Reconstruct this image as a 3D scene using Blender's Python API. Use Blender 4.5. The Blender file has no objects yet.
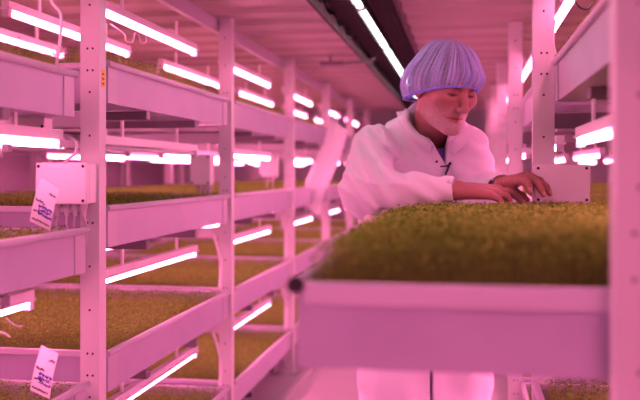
import bpy, bmesh, math, random
import numpy as np
from mathutils import Vector, Matrix

random.seed(7)
rng = np.random.default_rng(7)
SC = bpy.context.scene
COL = SC.collection
PI = math.pi

# ------------------------------------------------------------------ camera
F = 842.0                                   # focal length in pixels of a 640 wide frame
TH = math.atan(144.0 / F)                   # camera turned towards the long rack
CS, SN = math.cos(TH), math.sin(TH)
H = 1.07                                    # camera height
cam = bpy.data.cameras.new('camera')
cam.lens = F / 640 * 36
cam.sensor_width = 36
cam.shift_y = -28 / 640
cam.clip_start = 0.05
cam.dof.use_dof = True
cam.dof.focus_distance = 2.2
cam.dof.aperture_fstop = 2.3
co = bpy.data.objects.new('camera', cam)
COL.objects.link(co)
co.location = (0, 0, H)
co.rotation_euler = (PI / 2, 0, TH)
SC.camera = co

# ------------------------------------------------------------------ world, colour, exposure
w = bpy.data.worlds.new('world')
SC.world = w
w.use_nodes = True
w.node_tree.nodes['Background'].inputs[0].default_value = (0.9, 0.25, 0.42, 1)
w.node_tree.nodes['Background'].inputs[1].default_value = 0.03
SC.view_settings.view_transform = 'Standard'
SC.view_settings.look = 'None'
SC.view_settings.exposure = 0.15
SC.view_settings.gamma = 1.0
SC.view_settings.use_curve_mapping = False
PINK = (1.0, 0.19, 0.40)
TUBE_STRENGTH = 37.0
STRIP_STRENGTH = 11.0


def P(px, py, d):
    """Point of the place seen at a spot of the photo, d metres along the camera's axis."""
    u = (px - 320) / F * d
    return Vector((u * CS - d * SN, u * SN + d * CS, H - (py - 172) / F * d))


# ------------------------------------------------------------------ materials
def mat(name, col, rough=0.5, metal=0.0, noise=None, bump=None, spec=0.5):
    """noise = (scale, amount, second colour), bump = (scale, strength)"""
    m = bpy.data.materials.new(name)
    m.use_nodes = True
    nt = m.node_tree
    b = nt.nodes['Principled BSDF']
    b.inputs['Base Color'].default_value = (*col, 1)
    b.inputs['Roughness'].default_value = rough
    b.inputs['Metallic'].default_value = metal
    b.inputs['Specular IOR Level'].default_value = spec
    tc = nt.nodes.new('ShaderNodeTexCoord')
    if noise:
        n = nt.nodes.new('ShaderNodeTexNoise')
        n.inputs['Scale'].default_value = noise[0]
        n.inputs['Detail'].default_value = 4
        nt.links.new(tc.outputs['Object'], n.inputs['Vector'])
        r = nt.nodes.new('ShaderNodeValToRGB')
        r.color_ramp.elements[0].position = 0.5 - noise[1] / 2
        r.color_ramp.elements[1].position = 0.5 + noise[1] / 2
        r.color_ramp.elements[0].color = (*col, 1)
        r.color_ramp.elements[1].color = (*noise[2], 1)
        nt.links.new(n.outputs['Fac'], r.inputs['Fac'])
        nt.links.new(r.outputs['Color'], b.inputs['Base Color'])
    if bump:
        n2 = nt.nodes.new('ShaderNodeTexNoise')
        n2.inputs['Scale'].default_value = bump[0]
        n2.inputs['Detail'].default_value = 3
        nt.links.new(tc.outputs['Object'], n2.inputs['Vector'])
        bp = nt.nodes.new('ShaderNodeBump')
        bp.inputs['Strength'].default_value = bump[1]
        bp.inputs['Distance'].default_value = 0.01
        nt.links.new(n2.outputs['Fac'], bp.inputs['Height'])
        nt.links.new(bp.outputs['Normal'], b.inputs['Normal'])
    return m


def emit(name, col, s):
    m = bpy.data.materials.new(name)
    m.use_nodes = True
    b = m.node_tree.nodes['Principled BSDF']
    b.inputs['Base Color'].default_value = (0.8, 0.8, 0.8, 1)
    b.inputs['Emission Color'].default_value = (*col, 1)
    b.inputs['Emission Strength'].default_value = s
    return m


def attr_mat(name, attr, rough, spec=0.5, bump=None, sss=0.0):
    m = mat(name, (0.5, 0.5, 0.5), rough, 0, None, bump, spec)
    a = m.node_tree.nodes.new('ShaderNodeAttribute')
    a.attribute_name = attr
    b = m.node_tree.nodes['Principled BSDF']
    m.node_tree.links.new(a.outputs['Color'], b.inputs['Base Color'])
    if sss:
        b.inputs['Subsurface Weight'].default_value = sss
        b.inputs['Subsurface Radius'].default_value = (0.01, 0.004, 0.002)
    return m


M = {}
M['post'] = mat('painted_steel', (0.72, 0.70, 0.73), 0.36, 0, (6, 0.5, (0.65, 0.63, 0.67)))
M['hole'] = mat('dark_hole', (0.03, 0.02, 0.03), 0.7)
M['tray'] = mat('white_tray_plastic', (0.49, 0.44, 0.58), 0.32, 0, (9, 0.6, (0.43, 0.38, 0.52)))
M['rim'] = mat('tray_rim', (0.62, 0.58, 0.68), 0.3)
M['black'] = mat('black_rubber', (0.015, 0.014, 0.018), 0.5)
M['bar'] = mat('dark_steel', (0.22, 0.18, 0.22), 0.4, 0.5)
M['beam'] = mat('galvanised_steel', (0.66, 0.62, 0.68), 0.35, 0.3)
M['bracket'] = mat('grey_bracket', (0.52, 0.48, 0.56), 0.4, 0.2)
M['growmat'] = mat('growing_mat', (0.10, 0.10, 0.04), 0.95, 0, (60, 0.4, (0.2, 0.2, 0.08)))
M['plastic'] = mat('white_plastic', (0.86, 0.83, 0.88), 0.35)
M['glands'] = mat('gland_plastic', (0.62, 0.58, 0.66), 0.4)
M['hose'] = mat('white_hose', (0.8, 0.77, 0.82), 0.35)
M['cable'] = mat('grey_cable', (0.6, 0.55, 0.62), 0.45)
M['paper'] = mat('card', (0.86, 0.84, 0.90), 0.6)
M['ink'] = mat('blue_ink', (0.10, 0.08, 0.55), 0.5)
M['inkblack'] = mat('black_ink', (0.04, 0.03, 0.06), 0.5)
M['yellow'] = mat('yellow_label', (0.85, 0.55, 0.03), 0.5)
M['housing'] = mat('lamp_housing', (0.85, 0.83, 0.87), 0.3)
M['holder'] = mat('lamp_holder', (0.7, 0.67, 0.73), 0.4)
M['tube'] = emit('pink_tube', PINK, TUBE_STRENGTH)
M['strip'] = emit('white_tube', (0.92, 0.93, 1.0), STRIP_STRENGTH)
M['ceil'] = mat('ceiling_sheet', (0.52, 0.42, 0.42), 0.42, 0, (2.2, 0.6, (0.44, 0.35, 0.35)))
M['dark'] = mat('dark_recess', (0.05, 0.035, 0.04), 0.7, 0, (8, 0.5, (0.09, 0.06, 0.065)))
M['cabletray'] = mat('dark_cable_tray', (0.04, 0.026, 0.03), 0.5, 0.3)
M['wall'] = mat('tunnel_wall', (0.42, 0.34, 0.42), 0.7, 0, (1.5, 0.7, (0.32, 0.26, 0.34)))
M['backwall'] = mat('tunnel_end', (0.75, 0.80, 0.80), 0.8, 0, (1.0, 0.7, (0.65, 0.70, 0.70)))
M['floor'] = mat('painted_floor', (0.62, 0.56, 0.60), 0.4, 0, (3, 0.6, (0.5, 0.44, 0.48)))
M['coat'] = mat('white_cotton', (0.78, 0.80, 0.86), 0.85, 0, None, (35, 0.12), 0.2)
M['shirt'] = mat('purple_shirt', (0.16, 0.09, 0.45), 0.8)
M['trouser'] = mat('dark_trouser', (0.05, 0.05, 0.08), 0.8)
M['skin'] = attr_mat('skin', 'tint', 0.45, 0.4, (140, 0.08))
M['hair'] = mat('grey_hair', (0.10, 0.075, 0.07), 0.7, 0, (120, 0.5, (0.22, 0.18, 0.17)))
M['shoe'] = mat('black_shoe', (0.02, 0.02, 0.02), 0.4)


# ------------------------------------------------------------------ mesh helpers
class MB:
    def __init__(s):
        s.v, s.f, s.m = [], [], []

    def add(s, vs, fs, mi=0):
        o = len(s.v)
        s.v += [tuple(v) for v in vs]
        s.f += [tuple(i + o for i in f) for f in fs]
        s.m += [mi] * len(fs)
        return s

    def box(s, x0, x1, y0, y1, z0, z1, mi=0):
        vs = [(x, y, z) for x in (x0, x1) for y in (y0, y1) for z in (z0, z1)]
        return s.add(vs, [(0, 1, 3, 2), (4, 6, 7, 5), (0, 4, 5, 1), (2, 3, 7, 6), (0, 2, 6, 4), (1, 5, 7, 3)], mi)

    def obox(s, c, ax, ay, az, mi=0):
        c, ax, ay, az = Vector(c), Vector(ax), Vector(ay), Vector(az)
        vs = [c + ax * i + ay * j + az * k for i in (-1, 1) for j in (-1, 1) for k in (-1, 1)]
        return s.add(vs, [(0, 1, 3, 2), (4, 6, 7, 5), (0, 4, 5, 1), (2, 3, 7, 6), (0, 2, 6, 4), (1, 5, 7, 3)], mi)

    def tube(s, pts, r, n=10, mi=0, cap=True):
        pts = [Vector(p) for p in pts]
        rs = r if isinstance(r, (list, tuple)) else [r] * len(pts)
        t0 = (pts[1] - pts[0]).normalized()
        up = Vector((0, 0, 1)) if abs(t0.z) < 0.9 else Vector((1, 0, 0))
        nrm = (up - t0 * up.dot(t0)).normalized()
        vs, fs = [], []
        for i, p in enumerate(pts):
            t = (pts[min(i + 1, len(pts) - 1)] - pts[max(i - 1, 0)]).normalized()
            nrm = (nrm - t * nrm.dot(t)).normalized()
            b = t.cross(nrm)
            for k in range(n):
                a = 2 * PI * k / n
                vs.append(p + (nrm * math.cos(a) + b * math.sin(a)) * rs[i])
        for i in range(len(pts) - 1):
            for k in range(n):
                fs.append((i * n + k, i * n + (k + 1) % n, (i + 1) * n + (k + 1) % n, (i + 1) * n + k))
        if cap:
            fs.append(tuple(range(n - 1, -1, -1)))
            fs.append(tuple(range((len(pts) - 1) * n, len(pts) * n)))
        return s.add(vs, fs, mi)

    def disc(s, c, n, r, t, mi=0, seg=10):
        c, n = Vector(c), Vector(n).normalized()
        return s.tube([c - n * t, c + n * t], r, seg, mi)

    def build(s, name, mats, parent=None, bevel=0.0, smooth=False, loc=None):
        me = bpy.data.meshes.new(name)
        me.from_pydata(s.v, [], s.f)
        ml = mats if isinstance(mats, (list, tuple)) else [mats]
        for m in ml:
            me.materials.append(m)
        me.polygons.foreach_set('material_index', s.m)
        if smooth:
            me.polygons.foreach_set('use_smooth', [True] * len(s.f))
        me.update()
        o = bpy.data.objects.new(name, me)
        COL.objects.link(o)
        o.parent = parent
        if loc is not None:
            o.location = loc
        if bevel:
            b = o.modifiers.new('bevel', 'BEVEL')
            b.width = bevel
            b.segments = 2
            b.limit_method = 'ANGLE'
        return o


def tag(o, label, cat, group=None, kind=None):
    o['label'] = label
    o['category'] = cat
    if group:
        o['group'] = group
    if kind:
        o['kind'] = kind
    return o


def thing(name, label, cat, loc=(0, 0, 0), rz=0.0, group=None):
    o = bpy.data.objects.new(name, None)
    o.empty_display_size = 0.05
    COL.objects.link(o)
    o.location = loc
    o.rotation_euler = (0, 0, rz)
    return tag(o, label, cat, group)


def copy_tree(o, parent=None):
    c = o.copy()
    COL.objects.link(c)
    c.parent = parent
    for ch in list(o.children):
        copy_tree(ch, c)
    return c


def spline(pts, n=8):
    pts = [Vector(p) for p in pts]
    q = [pts[0] * 2 - pts[1]] + pts + [pts[-1] * 2 - pts[-2]]
    out = []
    for i in range(1, len(q) - 2):
        for k in range(n):
            t = k / n
            a, b, c, d = q[i - 1], q[i], q[i + 1], q[i + 2]
            out.append(0.5 * ((2 * b) + (c - a) * t + (2 * a - 5 * b + 4 * c - d) * t * t + (3 * b - a - 3 * c + d) * t ** 3))
    out.append(pts[-1])
    return out


def struct(o):
    o['kind'] = 'structure'
    return o


# ------------------------------------------------------------------ the tunnel
ZC = H + 0.60                                # underside of the ceiling sheets
YB, YE, XL, XR = -1.4, 9.4, -3.3, 2.4
struct(MB().box(XL - .1, XR + .1, YB - .1, YE + .1, -0.1, 0.0).build('floor', M['floor']))
struct(MB().box(XL - .1, XL, YB, YE, 0.001, 2.6).build('wall_left', M['wall']))
struct(MB().box(XR, XR + .1, YB, YE, 0.001, 2.6).build('wall_right', M['wall']))
struct(MB().box(XL, XR, YE, YE + .1, 0.001, 2.6).build('wall_back', M['backwall']))
struct(MB().box(XL, XR, YB - .1, YB, 0.001, 2.6).build('wall_front', M['wall']))
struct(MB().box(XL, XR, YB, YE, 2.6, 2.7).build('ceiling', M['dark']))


def ribbed(x0, x1, y0, y1, name):
    """ribbed sheet, the ribs running across the aisle"""
    prof = []
    y = y0
    while y < y1 - 0.2:
        prof += [(y, 0.0), (y + 0.10, 0.0), (y + 0.125, 0.016), (y + 0.225, 0.016)]
        y += 0.25
    prof.append((y1, 0.0))
    b = MB()
    n = len(prof)
    vs = [(x, yy, ZC + z) for x in (x0, x1) for yy, z in prof] + [(x, yy, ZC + z + 0.02) for x in (x0, x1) for yy, z in prof]
    fs = []
    for i in range(n - 1):
        fs += [(i, i + 1, n + i + 1, n + i), (2 * n + i, 3 * n + i, 3 * n + i + 1, 2 * n + i + 1)]
        fs += [(i, 2 * n + i, 2 * n + i + 1, i + 1), (n + i, n + i + 1, 3 * n + i + 1, 3 * n + i)]
    b.add(vs, fs)
    return struct(b.build(name, M['ceil']))


TX0, TX1 = -0.505, -0.235                     # the open trough in the ceiling
ribbed(XL, TX0, YB, 8.2, 'ceiling_panel')
ribbed(TX1, XR, YB, 8.2, 'ceiling_panel.001')
struct(MB().box(XL, XR, 8.2, 8.26, ZC, 2.6).build('trim_1', M['backwall']))
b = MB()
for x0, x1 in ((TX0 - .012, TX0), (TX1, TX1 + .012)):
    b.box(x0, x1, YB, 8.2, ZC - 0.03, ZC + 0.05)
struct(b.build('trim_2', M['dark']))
struct(MB().box(-0.835, -0.80, YB, 9.3, 0.0, 0.03).build('trim_3', M['floor'], bevel=.005))

# cable trays in the trough, either side of the strip lamps
for j, (x0, x1, lab) in enumerate(((-0.500, -0.405, 'dark perforated cable tray in the ceiling trough, on the tagged rack side'),
                                   (-0.350, -0.240, 'dark perforated cable tray in the ceiling trough, on the worker rack side'))):
    t = thing('cable_tray', lab, 'cable tray', ((x0 + x1) / 2, 0, ZC + 0.03))
    hw = (x1 - x0) / 2
    c = MB()
    c.box(-hw, -hw + .004, YB + .02, 7.25, 0, .05)
    c.box(hw - .004, hw, YB + .02, 7.25, 0, .05)
    y = YB + .05
    while y < 7.2:
        c.box(-hw + .004, hw - .004, y, y + .022, 0, .004)
        y += .05
    for xx in (-hw * .4, hw * .25):
        c.box(xx, xx + .012, YB + .02, 7.25, .0042, .007)
    c.build('channel', M['cabletray'], t)
    for k in range(3):
        cc = MB()
        x = -hw * .6 + k * hw * .55
        cc.tube([(x + random.uniform(-.004, .004), yy, .014) for yy in np.arange(YB + .05, 7.2, .4)], .006, 6)
        cc.build('cable', M['dark'] if k != 1 else M['cabletray'], t)

# white strip lamps in the trough
for i in range(8):
    y0 = -0.9 + i * 1.0
    t = thing('strip_lamp', 'white strip lamp in the ceiling trough, %s along the aisle' %
              ('nearest', 'second nearest', 'third', 'fourth', 'fifth', 'sixth', 'seventh', 'last')[i], 'lamp', (-0.377, y0, ZC + .01), 0, 'strip lamps in the ceiling trough')
    MB().box(-.016, .016, 0.005, .985, .012, .045).box(-.019, -.0165, 0.005, .985, -.006, .045).box(.0165, .019, 0.005, .985, -.006, .045).build('housing', M['cabletray'], t)  # side skirts added to keep the strip's light off the trough sides
    MB().tube([(0, .02, 0), (0, .96, 0)], .0100, 10).build('tube', M['strip'], t, smooth=True)
    for yy in (0.004, .965):
        MB().box(-.014, .014, yy, yy + .018, -.011, .012).build('lamp_holder', M['holder'], t)

# dark sprinkler pipe under the ceiling
t = thing('sprinkler_pipe', 'thin dark pipe stub hanging flat under the ribbed ceiling', 'pipe', P(340, 60, 4.3))
t.location.z = ZC - .055
MB().box(-.10, .02, -.03, .03, 0, .018).build('plate', M['bar'], t, bevel=.004)
MB().tube(spline([(.02, 0, .01), (.07, .02, .014), (.13, .05, .02), (.17, .1, .045)]), .006, 8).build('pipe', M['bar'], t, smooth=True)
MB().tube([(-.05, 0, .018), (-.05, 0, .055)], .006, 8).build('drop_rod', M['bar'], t)

# ------------------------------------------------------------------ the racks
LX1, LX0 = -0.889, -0.939                     # front posts of the tagged rack
RX0, RX1 = 0.175, 0.229                       # front posts of the worker's rack
LBX, RBX = -2.02, 1.32                        # their rear posts
LPY = [1.96 + 1.2 * k for k in range(-2, 6)]  # near faces of the posts
RPY = [1.03 + 1.2 * k for k in range(-1, 6)]
TIER = [H + .277, H - .093, H - .463, H - .833]
TNAME = ['top', 'second', 'third', 'bottom']


def post_mb(x0, x1, y0, holes=True, side=1):
    b = MB()
    y1 = y0 + .04
    b.box(x0, x1, y0, y1, 0.012, ZC - .002)
    b.box(x0 - .02, x1 + .02, y0 - .02, y1 + .02, 0.0, .012)
    if holes:
        xm = (x0 + x1) / 2
        for k in range(30):
            z = .08 + k * .054
            if z > ZC - .03:
                break
            if k % 7 in (2, 3):
                b.disc((xm - .006, y0, z), (0, 1, 0), .0030, .0006, 1, 8)
                b.disc((xm + .008, y0, z), (0, 1, 0), .0030, .0006, 1, 8)
            elif k % 2 == 0:
                b.disc((xm, y0, z), (0, 1, 0), .0030, .0006, 1, 8)
    return b


def make_rack(name, label, fx0, fx1, bx, ys, drop):
    t = thing(name, label, 'grow rack', ((fx0 + bx) / 2, ys[0], 0))
    inv = Matrix.Translation(-Vector(t.location))

    def put(b, nm, m, bevel=0.0):
        b.v = [tuple(inv @ Vector(v)) for v in b.v]
        return b.build(nm, m, t, bevel)
    posts = []
    sgn = 1 if bx > fx0 else -1
    for k, y in enumerate(ys):
        posts.append(put(post_mb(fx0, fx1, y), 'post', [M['post'], M['hole']]))
        put(post_mb(bx - .025, bx + .025, y, False), 'rear_post', M['post'])
        for tz in TIER:
            xa, xb = sorted((fx1 - .001 if sgn > 0 else fx0 + .001, bx - .025 * sgn))
            put(MB().box(xa, xb, y + .006, y + .034, tz - .165, tz - .125), 'crossbeam', M['bar'] if sgn > 0 and tz > H else M['beam'], .003)
    for i in range(len(ys) - 1):
        for tz in TIER:
            for fr in (.24, .62):
                yy = ys[i] + .04 + fr * 1.16
                xa, xb = sorted((fx1 + .025 if sgn > 0 else fx1 - .001, bx))
                tb = tz - drop(i, tz)
                put(MB().box(xa, xb, yy, yy + .03, tb - .128, tb - .103), 'support_bar', M['bar'], .003)
    return t, posts


lrack, lposts = make_rack('grow_rack', 'long white four tier growing rack whose front posts carry hanging cards', LX0, LX1, LBX, LPY, lambda i, z: .048 if i <= 1 else 0)
rrack, rposts = make_rack('grow_rack', 'white growing rack beside the worker, with a tray pulled out across the aisle', RX0, RX1, RBX, RPY, lambda i, z: (.076 if z < H - .3 and z > H - .6 else .070 if z < H and z > H - .3 else 0) if i == 1 else 0)
brack, bposts = make_rack('grow_rack', 'white growing rack standing in the gloom behind the tagged rack', -2.5, -2.45, -3.2, [2.3 + 1.2 * k for k in range(5)], lambda i, z: 0)
# top rail of the long rack, under the ceiling
q = MB().box(-.965, -.945, LPY[0], LPY[-1], ZC - .055, ZC - .005)
q.v = [tuple(Vector(v) - lrack.location) for v in q.v]
q.build('top_rail', M['bracket'], lrack)
# yellow sticker on the aisle side of the tagged post
pz = H + (172 - 78) * 2.1 / F
q = MB()
q.box(LX1, LX1 + .0008, LPY[2] + .012, LPY[2] + .032, pz - .022, pz + .022)
for k in range(3):
    q.box(LX1 + .0008, LX1 + .0012, LPY[2] + .016, LPY[2] + .028, pz - .016 + k * .012, pz - .012 + k * .012, 1)
q.v = [tuple(Vector(v) - lrack.location) for v in q.v]
s = q.build('warning_sticker', [M['yellow'], M['inkblack']], lposts[2])
s['label'] = 'small yellow sticker'

# ------------------------------------------------------------------ trays
TW, TL, TH_ = 1.07, 1.10, 0.10


def tray_template(tw, tl, lip=.012, name='tray', th=TH_, cap=('bracket', .0088)):
    """aisle side at +x = 0, rim height at z = 0"""
    root = thing(name, 'x', 'tray')
    b = MB()
    hl = tl / 2
    z0 = -th
    b.box(-tw, 0, -hl, hl, z0, z0 + .008)
    b.box(-.006, 0, -hl, hl, z0 + .008, 0)
    b.box(-tw, -tw + .006, -hl, hl, z0 + .008, 0)
    b.box(-tw + .006, -.006, -hl, -hl + .006, z0 + .008, 0)
    b.box(-tw + .006, -.006, hl - .006, hl, z0 + .008, 0)
    b.build('basin', M['tray'], root)
    r = MB()
    # rolled lip all round: tubes and a flat flange
    r.tube([(.004, -hl - .004, 0), (.004, hl + .004, 0)], .0085, 10)
    r.build('front_rim', M['rim'], root, smooth=True)
    for yy in (-hl, hl):
        s_ = 1 if yy > 0 else -1
        ya, yb = sorted((yy + s_ * .007, yy - s_ * .009))
        MB().box(-tw + .01, -.006, ya, yb, -lip, .004).build('end_lip', M['rim'], root, .003)
    MB().tube([(-tw, -hl, 0), (-tw, hl, 0)], .008, 8).build('rear_rim', M['rim'], root, smooth=True)
    for yy in (-hl - .004, hl + .004):
        s_ = 1 if yy > 0 else -1
        MB().tube([(.004, yy, 0), (.004, yy + s_ * .006, 0)], cap[1], 10).build('rim_cap', M[cap[0]], root)
    for yy in (-hl, hl - .055):
        MB().box(0, .0025, yy, yy + .055, z0, -.009).build('end_bracket', M['bracket'], root)
    MB().box(-tw + .007, -.007, -hl + .007, hl - .007, z0 + .009, -.045).build('grow_mat', M['growmat'], root)
    return root


# ------------------------------------------------------------------ cress
def cress_mesh(name, x0, x1, y0, y1, n, zb, zt, var, leaf=.0048, droop=0.0, gain=1.0):
    """n seedlings: a thin stem and a pair of little leaves each"""
    x = rng.uniform(x0, x1, n)
    y = rng.uniform(y0, y1, n)
    lump = (np.sin(x * 23 + 1.3 * np.sin(y * 17)) + np.sin(y * 29 + 2 * np.sin(x * 13)) + np.sin((x + y) * 47)) / 3
    top = zt + var * (0.45 * lump + rng.normal(0, .5, n))
    if droop:
        ed = np.minimum(np.minimum(y1 - y + .0 * x, (x1 - x) * 1.3), (y - y0) * 4)
        top = top - droop * np.exp(-ed / .055) * rng.uniform(.5, 1.3, n)
    lean = rng.normal(0, .006, (n, 2))
    a = rng.uniform(0, 2 * PI, n)
    ca, sa = np.cos(a), np.sin(a)
    tx, ty = x + lean[:, 0], y + lean[:, 1]
    wst = .0006
    z0 = np.full(n, zb)
    L = leaf * rng.uniform(.7, 1.3, n)
    W = L * .42
    dz = L * rng.uniform(-.3, .8, n)
    V = np.zeros((n, 11, 3), np.float32)
    V[:, 0] = np.stack([x - wst * sa, y + wst * ca, z0], 1)
    V[:, 1] = np.stack([x + wst * sa, y - wst * ca, z0], 1)
    V[:, 2] = np.stack([tx, ty, top], 1)
    for i, sg in ((3, 1), (7, -1)):
        bx, by, bz = tx, ty, top - .0005
        V[:, i] = np.stack([bx, by, bz], 1)
        mx, my, mz = bx + sg * ca * L * .55, by + sg * sa * L * .55, bz + dz * .6
        V[:, i + 1] = np.stack([mx - sa * W, my + ca * W, mz], 1)
        V[:, i + 2] = np.stack([bx + sg * ca * L * 1.1, by + sg * sa * L * 1.1, bz + dz], 1)
        V[:, i + 3] = np.stack([mx + sa * W, my - ca * W, mz], 1)
    base = (np.arange(n) * 11)[:, None]
    loops = np.concatenate([base + np.array([0, 1, 2]), base + np.array([3, 4, 5, 6]), base + np.array([7, 8, 9, 10])], 1).ravel()
    starts = ((np.arange(n) * 11)[:, None] + np.array([0, 3, 7])).ravel()
    me = bpy.data.meshes.new(name)
    me.vertices.add(n * 11)
    me.vertices.foreach_set('co', V.reshape(-1))
    me.loops.add(len(loops))
    me.loops.foreach_set('vertex_index', loops.astype(np.int32))
    me.polygons.add(n * 3)
    me.polygons.foreach_set('loop_start', starts.astype(np.int32))
    tint = rng.uniform(0, 1, n)
    base_c = np.stack([.10 + .26 * tint ** 1.5, .19 + .30 * tint, .03 + .08 * tint ** 2], 1)
    base_c = base_c * np.array([gain * 1.12, gain, gain])
    C = np.ones((n, 11, 4), np.float32)
    C[:, :, :3] = base_c[:, None]
    C[:, :3, :3] = np.array([.30, .38, .10])
    at = me.color_attributes.new('tint', 'FLOAT_COLOR', 'POINT')
    at.data.foreach_set('color', C.reshape(-1))
    me.materials.append(M['cress'])
    me.update()
    me.validate()
    return me


def cress_material():
    m = bpy.data.materials.new('cress_leaf')
    m.use_nodes = True
    nt = m.node_tree
    nt.nodes.clear()
    out = nt.nodes.new('ShaderNodeOutputMaterial')
    a = nt.nodes.new('ShaderNodeAttribute')
    a.attribute_name = 'tint'
    d = nt.nodes.new('ShaderNodeBsdfDiffuse')
    tr = nt.nodes.new('ShaderNodeBsdfTranslucent')
    mx = nt.nodes.new('ShaderNodeMixShader')
    mx.inputs[0].default_value = .3
    nt.links.new(a.outputs['Color'], d.inputs['Color'])
    nt.links.new(a.outputs['Color'], tr.inputs['Color'])
    nt.links.new(d.outputs[0], mx.inputs[1])
    nt.links.new(tr.outputs[0], mx.inputs[2])
    nt.links.new(mx.outputs[0], out.inputs['Surface'])
    return m


M['cress'] = cress_material()
cress_a = [cress_mesh('cress', -TW + .02, -.012, -TL / 2 + .02, TL / 2 - .02, 24000, -.045, .006, .007) for _ in range(2)]
PTW, PTL = 1.10, 1.12
cress_big = cress_mesh('cress', -PTW + .02, -.012, -PTL / 2 + .02, PTL / 2 - .02, 52000, -.045, .065, .009, .0058, .045, 1.4)

tray0 = tray_template(TW, TL)
first_tray = True
PN = ['tagged', 'second', 'third', 'fourth', 'fifth', 'sixth']


def bay_name(i):
    return 'before the tagged post' if i == 0 else 'between its %s and %s posts' % (PN[i - 1], PN[i])


def rbay_name(i):
    return ('beside the blurred near post', 'just past the boxed post', 'second bay past the boxed post', 'third bay past the boxed post', 'fourth bay past the boxed post')[i]


def put_tray(x, y, z, rz, label, group, crop_label, vi, graise=0.0, sy=1.0):
    global first_tray
    t = tray0 if first_tray else copy_tree(tray0)
    first_tray = False
    t.location = (x, y, z)
    t.rotation_euler = (0, 0, rz)
    t.scale.y = sy
    tag(t, label, 'tray', group)
    g = bpy.data.objects.new('cress', cress_a[vi % 2])
    COL.objects.link(g)
    g.location = (x, y, z + graise)
    g.rotation_euler = (0, 0, rz)
    g.scale.y = sy
    tag(g, crop_label, 'cress', 'cress crops in the racks', 'stuff')
    return t


n = 0
for bay in range(0, 6):
    yc = LPY[bay + 1] + .04 + .58
    for ti in range(4):
        z = TIER[ti] - (.048 if bay == 0 else 0)
        n += 1
        put_tray(-.899, yc - ((.045 if ti == 0 else .015) if bay == 0 else 0), z, 0,
                 'white tray on the tagged rack, %s tier, %s' % (TNAME[ti], bay_name(bay)), 'trays of the tagged rack',
                 'cress seedlings on the tagged rack, %s tier, %s' % (TNAME[ti], bay_name(bay)), n, .034 if ti == 0 else 0, (.92 if ti == 0 else .97) if bay == 0 else 1)
for bay in range(0, 5):
    yc = RPY[bay + 1] + .04 + .58
    for ti in range(4):
        if bay == 0 and ti == 1:
            continue
        n += 1
        z = TIER[ti] - (.076 if ti == 2 and bay == 0 else 0)
        put_tray(.183 if bay == 0 and ti == 2 else .230, yc, z, PI,
                 'white tray on the worker rack, %s tier, %s' % (TNAME[ti], rbay_name(bay)), 'trays of the worker rack',
                 'cress seedlings on the worker rack, %s tier, %s' % (TNAME[ti], rbay_name(bay)), n, .02 if ti == 2 and bay == 0 else .03 if ti == 0 else 0)

# the tray pulled out across the aisle
pt = tray_template(PTW, PTL, .026, th=.109, cap=('black', .0110))
PZ, PX, PYC = H - .148, -.214, 1.65
pt.location = (PX, PYC, PZ)
pt.rotation_euler = (0, 0, PI)
tag(pt, 'white tray of tall cress pulled out of the rack in front of the worker', 'tray')
g = bpy.data.objects.new('cress', cress_big)
COL.objects.link(g)
g.location = (PX, PYC, PZ)
g.rotation_euler = (0, 0, PI)
tag(g, 'tall dense cress crop in the pulled out tray under the worker hands', 'cress', None, 'stuff')

# ------------------------------------------------------------------ tube lamps
def lamp_template():
    root = thing('tube_lamp', 'x', 'lamp')
    hl = .43
    b = MB()
    b.box(-.015, .015, -hl, hl, .010, .016)
    b.box(-.011, .011, -hl, hl, .016, .034)
    b.build('housing', M['housing'], root)
    MB().tube([(0, -hl + .015, 0), (0, hl - .015, 0)], .0066, 10).build('tube', M['tube'], root, smooth=True)
    for yy in (-hl, hl - .018):
        MB().box(-.010, .010, yy, yy + .018, -.011, .0095).build('lamp_holder', M['holder'], root)
    for yy in (-.25, .22):
        MB().box(-.003, .003, yy, yy + .014, .034, .085).build('hanger', M['housing'], root)
    return root


lamp0 = lamp_template()
first_lamp = True
ROWS_L = [-.98, -1.24, -1.5, -1.76]
ROWS_R = [.262, .56, .9]
RN = ['nearest the aisle', 'second from the aisle', 'third from the aisle', 'furthest from the aisle']


def put_lamp(x, y, z, label, group, dead=False):
    global first_lamp
    t = lamp0 if first_lamp else copy_tree(lamp0)
    first_lamp = False
    t.location = (x, y, z)
    tag(t, label, 'lamp', group)
    if dead:
        for ch in t.children:
            if ch.name.startswith('tube'):
                ch.data = ch.data.copy()
                ch.data.materials[0] = M['holder']


RN = ['nearest the aisle', 'second from aisle', 'third from aisle', 'furthest from aisle']
for bay in range(-1, 6):
    yc = LPY[bay + 1] + .04 + .56
    for ti in range(4):
        z = TIER[ti] + .16
        for r, x in enumerate(ROWS_L):
            nm = 'unseen bay added for light' if bay < 0 else 'before tagged post' if bay == 0 else '%s to %s post' % (PN[bay - 1], PN[bay])
            dead = (bay, ti, r) in ((1, 1, 0), (1, 1, 1), (1, 1, 3), (0, 1, 1))
            if bay < 0 and r > 1:  # lamps of the unseen near bay, added to light camera-facing surfaces
                continue
            put_lamp(x + (.02 if (bay, ti, r) == (0, 1, 0) else 0), yc + (.10 if (bay, ti, r) == (0, 1, 0) else 0), z + (.02 if (bay, ti, r) == (1, 1, 2) else .035 if ti == 2 and r > 0 else 0), '%s lamp, tagged rack %s tier, %s, row %s' % ('unlit' if dead else 'lit', TNAME[ti], nm, RN[r]), 'tube lamps of the tagged rack', dead)
RB = ['beside blurred post', 'first bay past boxed post', 'second bay past boxed post', 'third bay past boxed post', 'fourth bay past boxed post', 'unseen bay added for light']
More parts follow.
